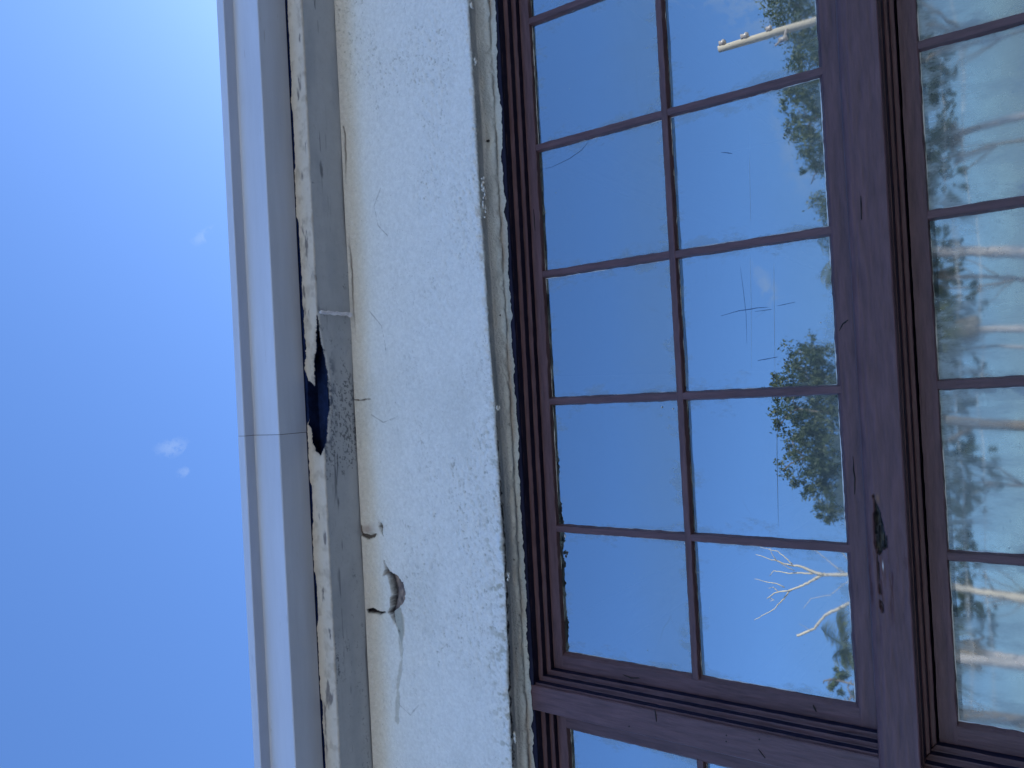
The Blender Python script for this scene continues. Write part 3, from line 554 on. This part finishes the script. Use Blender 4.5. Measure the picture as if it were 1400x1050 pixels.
def sash(x_out0, x_out1, muntins, z_top, rows, z_bot, label, upper, group):
    """x_out = outer stile edges; muntins = x centres; rows = z centres of cross bars; z_top/z_bot = glass opening"""
    o = empty('window_sash', ((x_out0 + x_out1) / 2, 0, z_bot), label, 'window', group)
    gx0, gx1 = x_out0 + .0385, x_out1 - .0385
    tw = .0265 if upper else .0300
    # top rail
    extr('top_rail', 'x', x_out0 + .0005, x_out1 - .0005, [(z_top, .0150), (z_top, .0110), (z_top + .0008, .0012), (z_top + .002, 0), (z_top + tw - .0005, 0), (z_top + tw - .0005, .015)], M['plum_x'], o, jit=.0005, inner=(0, 1, 2, 3), injit=.0007)
    bw = .040
    extr('bottom_rail', 'x', x_out0 + .0005, x_out1 - .0005, [(z_bot, .015), (z_bot, .0115), (z_bot - .005, .0025), (z_bot - .0085, 0), (z_bot - bw, 0), (z_bot - bw, .015)], M['plum_x'], o, jit=.0005, inner=(0, 1, 2), injit=.001)
    for c, sg in ((gx0, -1), (gx1, 1)):
        extr('stile', 'z', z_bot - .009, z_top + .002, [(c, .0148), (c, .0110), (c + sg * .0065, .0012), (c + sg * .0078, .0002), (c + sg * .038, .0002), (c + sg * .038, .0148)], M['plum_z'], o, jit=.0005, inner=(0, 1, 2), injit=.0008)
    def mprof(c, y=0.): return [(c - .0098, .0148), (c - .0094, .0110), (c - .0070, .0010 + y), (c - .0060, y), (c + .0060, y), (c + .0070, .0010 + y), (c + .0094, .0110), (c + .0098, .0148)]
    for z in rows: extr('muntin', 'x', gx0 - .007, gx1 + .007, mprof(z), M['plum_x'], o, jit=.0006, inner=(0, 1, 6, 7), injit=.0008)
    zs = [z_bot] + sorted(rows) + [z_top]; xs = [gx0] + sorted(muntins) + [gx1]
    for x in muntins:
        for k in range(len(zs) - 1):
            extr('muntin', 'z', zs[k] + (.0045 if k else -.008), zs[k + 1] - (.0045 if k < len(zs) - 2 else -.0015), mprof(x + random.uniform(-.0008, .0008), .0006), M['plum_z'], o, jit=.0006, inner=(0, 1, 6, 7), injit=.0008)
    for i in range(len(xs) - 1):
        for k in range(len(zs) - 1):
            a0 = xs[i] + (.0082 if i else -.0005); a1 = xs[i + 1] - (.0082 if i < len(xs) - 2 else -.0005); b0 = zs[k] + (.0082 if k else -.0005); b1 = zs[k + 1] - (.0082 if k < len(zs) - 2 else -.0005)
            key = (round(a1 - a0, 3), round(b1 - b0, 3), upper)
            if key not in PM: PM[key] = pane_mesh(a1 - a0, b1 - b0, M['glass_up' if upper else 'glass_low'])
            p = mesh_obj('pane', None, None, None, o, me=PM[key]); p.location = (a0, GY, b0)
            p.rotation_euler = (math.radians(random.uniform(-.22, .22)), 0, math.radians(random.uniform(-.3, .3)))
    return o
MX = [-.321, -.028, .266, .560, .856]; MXL = [x - 1.8255 - .101 + .0 for x in MX]
MXL = [-2.239, -1.946, -1.653, -1.360, -1.068]
G = 'multi-pane sash windows in the plum frame'
UPW = sash(SX, SXR, MX, 2.5510, [2.2325], 1.9270, 'upper window right of the mullion, reflecting treetops and a bare branch', True, G)
sash(LX0, LX1, MXL, 2.5510, [2.2325], 1.9270, 'upper window left of the mullion, only a corner of blue glass showing', True, G)
sash(SX, SXR, MX, 1.7620, [1.452], 1.150, 'lower window under the transom with hazy scratched panes reflecting palm trunks', False, G)
sash(LX0, LX1, MXL, 1.7620, [1.452], 1.150, 'lower window left of the mullion under the transom rail, cut off by the picture edge', False, G)

# scratches in the film and chips of white paint on the panes
M['scratch'] = principled('film_scratch', (.07, .14, .26), .6, .3)
M['scrape'] = principled('pale_scrape', (.35, .42, .46), .6, .3)
CRACKS = [([(.0789, 1.9166), (.0921, 1.9081), (.0978, 1.8995)], 0, 1), ([(-.62, 2.0), (-.632, 1.995)], 0, 1), ([(-.63, 2.40), (-.634, 2.38), (-.6305, 2.36)], 0, 1), ([(-.70, 2.09), (-.714, 2.078)], -.0573, 0), ([(-.665, 2.30), (-.690, 2.298)], -.0573, 0), ([(.30, 1.852), (.26, 1.853)], -.085, 0), ([(-.15, 1.905), (-.19, 1.9045), (-.22, 1.906)], 0, 1), ([(.42, 2.567), (.37, 2.566)], 0, 1)]
SCR = [([(.5472, 2.4187), (.532, 2.4383), (.5195, 2.4715), (.5109, 2.5171), (.5104, 2.5391)], .00045, 'scratch'), ([(.4563, 2.121), (.4485, 2.0991)], .0012, 'scratch'), ([(.1296, 2.1412), (.136, 2.1035), (.138, 2.0671), (.1371, 2.0458)], .0009, 'scratch'),
    ([(.1313, 2.0718), (.1322, 2.0391)], .0007, 'scratch'), ([(.035, 2.0714), (.0395, 2.0331)], .0009, 'scratch'), ([(.138, 2.0276), (.1414, 1.9945)], .0007, 'scratch'), ([(.2223, 2.0957), (.1783, 2.0923), (.1273, 2.0894), (.0696, 2.0911)], .0005, 'scratch'),
    ([(.47, 2.19), (.455, 2.12), (.452, 2.05), (.448, 1.96)], .0003, 'scrape'), ([(.22, 2.03), (.12, 2.035), (.0, 2.04)], .00035, 'scrape'), ([(.24, 2.075), (.15, 2.078), (.02, 2.085)], .0003, 'scrape'), ([(.51, 2.06), (.42, 2.066), (.31, 2.07)], .0003, 'scrape'), ([(-.06, 2.04), (-.15, 2.045), (-.29, 2.05)], .0003, 'scrape')]
for pts, rad, k in SCR:
    mb = MB(); P3 = []
    for a, b in zip(pts[:-1], pts[1:]): P3 += [(a[0] + (b[0] - a[0]) * t, .0115, a[1] + (b[1] - a[1]) * t) for t in (0, .33, .66)]
    P3.append((pts[-1][0], .0115, pts[-1][1])); n = len(P3); mb.tube(P3, [rad * (.25 + .75 * math.sin(math.pi * (i + .4) / n)) for i in range(n)], 5, .3); mb.build('scratch', M[k], UPW)
for x, z, rr in ((.0982, 1.9503, .0014), (-.0503, 2.2786, .0018), (-.0542, 2.2541, .0016), (-.338, 2.536, .003), (-.335, 2.2445, .0022)):
    mb = MB(); mb.lump((x, .0112, z), rr, (1.2, .4, .9), .35); mb.build('paint_chip', M['flake'], UPW)
for pts, y, own in CRACKS:
    mb = MB(); n = len(pts) * 3 - 2; P3 = [(a[0] + (b[0] - a[0]) * t, y - .0004, a[1] + (b[1] - a[1]) * t + random.uniform(-.0006, .0006)) for a, b in zip(pts[:-1], pts[1:]) for t in (0, .33, .66)] + [(pts[-1][0], y - .0004, pts[-1][1])]
    mb.tube(P3, [.0003 + .0011 * math.sin(math.pi * (i + .3) / n) for i in range(n)], 5, .4); mb.build('paint_crack', M['screw'], UPW if own else frame)
# ------------------------------------------------------------------ what the glass reflects, standing out in front
def tubes(segs, n=7, jit=.12):
    mb = MB()
    for pts, r0, r1 in segs:
        k = len(pts); mb.tube(pts, [r0 + (r1 - r0) * i / (k - 1) for i in range(k)], n, jit)
    return mb
def leaf_cloud(blobs, n, size, seed, flat=.0):
    r = np.random.default_rng(seed); V = []; Fc = []
    w = np.array([b[1][0] * b[1][1] * b[1][2] for b in blobs]); w = w / w.sum()
    # clumps inside blobs
    cl = []
    for b, wi in zip(blobs, w):
        for _ in range(max(6, int(wi * n / 60))):
            d = r.normal(size=3); d /= np.linalg.norm(d); rr = r.uniform(.2, 1.5) ** .5; cl.append((np.array(b[0]) + d * rr * np.array(b[1]), r.uniform(.14, .42) * min(b[1])))
    per = max(8, n // len(cl))
    for c, cr in cl:
        for _ in range(per):
            p = c + r.normal(size=3) * cr * .5; a = r.normal(size=3); a /= np.linalg.norm(a); b_ = np.cross(a, r.normal(size=3)); b_ /= np.linalg.norm(b_) + 1e-9; s = size * r.uniform(.6, 1.3); k = len(V)
            V += [p - a * s, p + b_ * s * .45, p + a * s, p - b_ * s * .45]; Fc.append((k, k + 1, k + 2, k + 3))
    return V, Fc
def tree(name, label, base, height, blobs, n, size, seed, leaf='leaf', trunk_r=.2):
    o = empty(name, base, label, 'tree', 'trees standing in front of the building, seen in the window glass')
    r = random.Random(seed); segs = []; top = Vector((base[0], base[1], height)); b = Vector(base)
    mid = [b + (top - b) * t + Vector((r.uniform(-.12, .12), r.uniform(-.12, .12), 0)) * (1 if 0 < t < 1 else 0) for t in (0, .25, .5, .75, 1)]
    segs.append((mid, trunk_r, trunk_r * .45))
    for c, rad in blobs:
        q = mid[2 + r.randrange(2)]; c = Vector(c); segs.append(([q, q.lerp(c, .5) + Vector((0, 0, -.2)), c], trunk_r * .4, trunk_r * .12))
        for _ in range(3 if 'pine' not in name else 0):
            e = c + Vector((r.uniform(-1, 1) * rad[0], r.uniform(-1, 1) * rad[1], r.uniform(-.3, 1) * rad[2])) * .8; segs.append(([c, c.lerp(e, .5) + Vector((0, 0, .1)), e], trunk_r * .13, .015))
    tubes(segs).build('trunk', M['bark'], o, True)
    V, Fc = leaf_cloud(blobs, n, size, seed); mesh_obj('crown', V, Fc, M[leaf], o)
tree('broadleaf_tree', 'tall broad-leaved tree with a ragged drooping crown beside the utility pole', (10.5, -27, 0), 6.5, [((10.6, -27, 8.0), (1.4, 1.3, .9)), ((8.7, -26.5, 8.0), (1.1, 1.2, .85)), ((7.1, -26.6, 7.7), (.9, 1, .7)), ((6.0, -26.4, 7.3), (.8, .8, .7)), ((12.6, -27.2, 8.3), (1.6, 1.4, 1.2)), ((9.5, -27, 6.6), (2.6, 1.6, .9)), ((13.5, -27, 6.6), (2.2, 1.6, .9))], 34000, .065, 3)
tree('broadleaf_tree', 'rounded dark tree between the palm and the dead tree', (-1.9, -26, 0), 6.8, [((-1.0, -26, 9.0), (1.1, 1, .7)), ((-2.7, -26, 8.9), (1.1, 1, .75)), ((-1.8, -26.2, 7.9), (2.5, 1.3, .9)), ((-3.9, -26, 7.9), (.9, .9, .7)), ((.3, -26, 8.3), (.9, .9, .7)), ((-1.8, -26, 6.9), (2.6, 1.4, .8))], 34000, .065, 4, 'leaf_dark')
tree('small_tree', 'small leafy tree left of the dead tree', (-8.6, -20, 0), 5.9, [((-8.35, -20, 6.9), (.35, .3, .35)), ((-8.7, -20, 6.45), (.6, .4, .4)), ((-9.2, -20, 6.2), (.7, .5, .5))], 700, .09, 5)
far_lab = [w + ' of the seven dark pines standing along the far shore' for w in ('leftmost', 'second', 'third', 'middle', 'third from the right', 'second from the right', 'rightmost')]
for i in range(7):
    x = -18.5 + i * 5.9 + random.uniform(-.5, .5); y = -46 + random.uniform(-2, 2); h = random.uniform(6.6, 7.6)
    bl = [((x + random.uniform(-2.3, 2.3), y + random.uniform(-.6, .6), h - random.uniform(0, 2.0)), (random.uniform(1.1, 1.7), 1.0, random.uniform(.4, .65))) for _ in range(10)]
    tree('shore_pine', far_lab[i], (x, y, 0), h - .8, bl, 11000, .075, 20 + i, 'leaf_dark', .10)

def palm(label, base, top, r0, fronds, flen, skirt, seed):
    o = empty('palm_tree', base, label, 'palm tree', 'palms standing in front of the building, seen in the window glass')
    r = random.Random(seed); b = Vector(base); t = Vector(top); pts = []; rad = []
    for i in range(29):
        k = i / 28; p = b.lerp(t, k); p.x += math.sin(k * math.pi) * (t.x - b.x) * .35; pts.append(p); rad.append(r0 * (1.15 - .3 * k) * (1.0 if i % 2 else 1.12))
    MB().tube(pts, rad, 10, .06).build('trunk', M['palm_bark'], o)
    def frond_mesh(cnt, dry, length):
        V = []; Fc = []
        for _ in range(cnt):
            az = r.uniform(0, 2 * math.pi); el = r.uniform(-.25, 1.25) if not dry else r.uniform(-1.4, -.9); d = Vector((math.cos(az) * math.cos(el), math.sin(az) * math.cos(el), math.sin(el))); p = t.copy(); le = length * r.uniform(.75, 1.1)
            side = d.cross(Vector((0, 0, 1))).normalized(); n = 18; st = le / n
            for i in range(n):
                q = p + d * st; k = i / n; w = .012; a = len(V); V += [p - side * w, p + side * w, q + side * w, q - side * w]; Fc.append((a, a + 1, a + 2, a + 3))
                if k > .2:
                    ll = .42 * length * math.sin(math.pi * min(1, (k - .1) / .95)) + .08
                    for sg in (-1, 1):
                        for z in (0, .5):
                            e = (side * sg * .75 + d * .6 + Vector((0, 0, -.35 - r.random() * .5))).normalized() * ll; c = p.lerp(q, z); a = len(V); V += [c, c + d * .03, c + e * .55 + Vector((0, 0, .012)), c + e]; Fc += [(a, a + 1, a + 2), (a, a + 2, a + 3)]
                p = q; d = (d + Vector((0, 0, -.085 if not dry else -.03))).normalized()
        return V, Fc
    V, Fc = frond_mesh(fronds, False, flen); mesh_obj('crown', V, Fc, M['frond'], o)
    if skirt: V, Fc = frond_mesh(skirt, True, flen * .8); mesh_obj('dead_fronds', V, Fc, M['frond_dry'], o)
palm('thick-trunked palm between the leafy tree and the dark tree', (3.3, -30, 0), (4.5, -29, 7.4), .17, 34, 1.7, 16, 1)
palm('leaning slender palm beside the thick-trunked palm', (2.0, -31, 0), (3.6, -30, 5.6), .07, 20, 1.2, 10, 2)
palm('short palm with many dry brown fronds nearest the dark tree', (1.3, -29, 0), (1.5, -29, 4.9), .12, 22, 1.5, 40, 3)
palm('slender palm in front of the dark tree', (.7, -30, 0), (.9, -30, 5.2), .06, 18, 1.1, 10, 4)
palm('palm with a green fan crown beyond the dead tree', (-8.8, -25, 0), (-8.9, -24.5, 7.2), .13, 30, 1.3, 24, 5)
palm('low palm wrapped in hanging brown fronds at the left', (-10.6, -30, 0), (-10.4, -30, 5.4), .16, 24, 1.7, 60, 6)
palm('low palm with straw-coloured fronds at the far right', (9.0, -33, 0), (8.8, -33, 5.2), .14, 24, 1.6, 34, 7)

# bare tree
DT = empty('dead_tree', (-4.6, -16, 0), 'leafless dead tree with pale forked branches', 'tree')
def br(pts, r0, r1, y0=0., y1=0.):
    n = len(pts); P3 = [(x, -16 + y0 + (y1 - y0) * i / (n - 1) + random.uniform(-.02, .02), z) for i, (x, z) in enumerate(pts)]
    out = []
    for a, b in zip(P3[:-1], P3[1:]):
        a = Vector(a); b = Vector(b); k = max(2, int((b - a).length / .06)); out += [a.lerp(b, i / k) + Vector((random.uniform(-.008, .008), 0, random.uniform(-.008, .008))) * (1 if i else 0) for i in range(k)]
    out.append(Vector(P3[-1])); return (out, r0 * .8, r1 * .75)
mb = tubes([br([(-4.7, 0), (-4.62, 1.5), (-4.5, 3.2), (-4.43, 4.6), (-4.43, 5.4), (-4.48, 5.92)], .13, .045)], 9); mb.build('trunk', M['dead_wood'], DT, True)
B = [([(-4.48, 5.92), (-4.42, 6.15), (-4.32, 6.41), (-4.3, 6.73), (-4.22, 6.9), (-4.21, 7.0), (-4.15, 7.16), (-4.1, 7.31)], .042, .010, 0, .3), ([(-4.2, 6.9), (-4.06, 6.96), (-3.91, 6.98)], .016, .006, .2, .3), ([(-4.28, 6.57), (-4.15, 6.72), (-4.02, 6.87), (-3.96, 7.26)], .02, .006, .1, .1), ([(-4.22, 6.9), (-4.36, 6.73), (-4.46, 6.56)], .010, .014, .2, .0),
     ([(-4.47, 6.15), (-4.51, 6.5), (-4.57, 6.77), (-4.58, 7.1), (-4.74, 7.23)], .028, .009, 0, -.3), ([(-4.87, 6.84), (-4.8, 7.0), (-4.78, 7.23), (-4.73, 7.42)], .018, .006, 0, .1), ([(-4.46, 5.9), (-4.51, 6.0), (-4.67, 6.24), (-4.83, 6.52), (-4.94, 6.76), (-5.04, 7.09), (-5.18, 7.25)], .045, .012, 0, -.1),
     ([(-4.94, 6.72), (-4.99, 6.8), (-5.19, 6.94), (-5.47, 7.18), (-5.63, 7.41), (-5.8, 7.64)], .024, .008, -.1, -.4), ([(-4.62, 4.5), (-4.85, 5.1), (-5.16, 5.58), (-5.39, 5.93), (-5.63, 6.14), (-5.79, 6.26), (-6.01, 6.66)], .055, .034, 0, -.2),
     ([(-3.96, 7.0), (-3.9, 7.1), (-3.93, 7.3)], .008, .004, .1, .1), ([(-5.0, 7.02), (-4.93, 7.12), (-4.96, 7.2)], .012, .006, -.1, -.1), ([(-5.16, 7.2), (-5.2, 7.1), (-5.24, 7.2)], .012, .006, -.1, -.1), ([(-4.43, 5.5), (-4.0, 6.0), (-3.8, 6.3)], .016, .006, 0, .2), ([(-4.43, 5.3), (-4.9, 5.8), (-5.0, 6.2), (-5.25, 6.4)], .012, .005, 0, .2), ([(-4.4, 5.2), (-3.9, 5.6), (-3.7, 5.9)], .018, .006, 0, .2), ([(-5.8, 6.28), (-5.6, 6.5)], .008, .004, 0, .2)]
for a in B: tubes([br(*a)], 6, .2).build('branch', M['dead_wood'], DT, True)
# utility pole with insulators
UP = empty('utility_pole', (6.64, -14, 0), 'weathered wooden utility pole with three insulators up one side', 'utility pole')
MB().tube([(6.64, -14, z) for z in np.linspace(0, 6.95, 24)], [.085 - .012 * i / 23 for i in range(24)], 12, .03).build('pole', M['pole'], UP, True)
for z in (6.86, 6.44, 5.97):
    mb = MB(); mb.tube([(6.64, -14, z - .05), (6.72, -13.97, z - .02)], .018, 6); mb.tube([(6.735, -13.96, z - .07), (6.735, -13.96, z - .03), (6.735, -13.96, z), (6.735, -13.96, z + .05)], [.055, .075, .05, .06], 10); mb.build('insulator', M['porcelain'], UP, True)
mb = MB(); mb.tube([(6.62, -13.94, 5.60), (6.45, -13.9, 5.66), (6.34, -13.9, 5.84)], [.03, .025, .02], 6); mb.tube([(6.44, -13.9, 5.60), (6.42, -13.9, 5.75)], .05, 8); mb.build('bracket', M['porcelain'], UP, True)
# cables strung across in front of the shore
for k, (z, sag) in enumerate(((3.66, .25), (4.36, .25))):
    for y in (-29.0,):
        pts = [(-18 + 38 * i / 40, y, z + sag * ((i / 20 - 1) ** 2) - .1) for i in range(41)]; mb = MB(); mb.tube(pts, .017, 6)
        c = mb.build('overhead_cable', M['cable'], None, True); tag(c, ['lower pale overhead cable strung across the view in front of the palms', 'upper pale overhead cable strung across the view in front of the palms'][k], 'cable')
for k, x in enumerate((-18, 20)):
    p = empty('cable_post', (x, -29, 0), ['post holding the cables at their left end', 'post holding the cables at their right end'][k], 'post')
    MB().tube([(x, -29, 0), (x, -29, 2.5), (x, -29, 4.9)], [.1, .09, .08], 10).build('pole', M['pole'], p, True); mb = MB(); mb.box(x - .05, x + .05, -29.12, -28.88, 4.45, 4.55); mb.build('clamp', M['porcelain'], p)
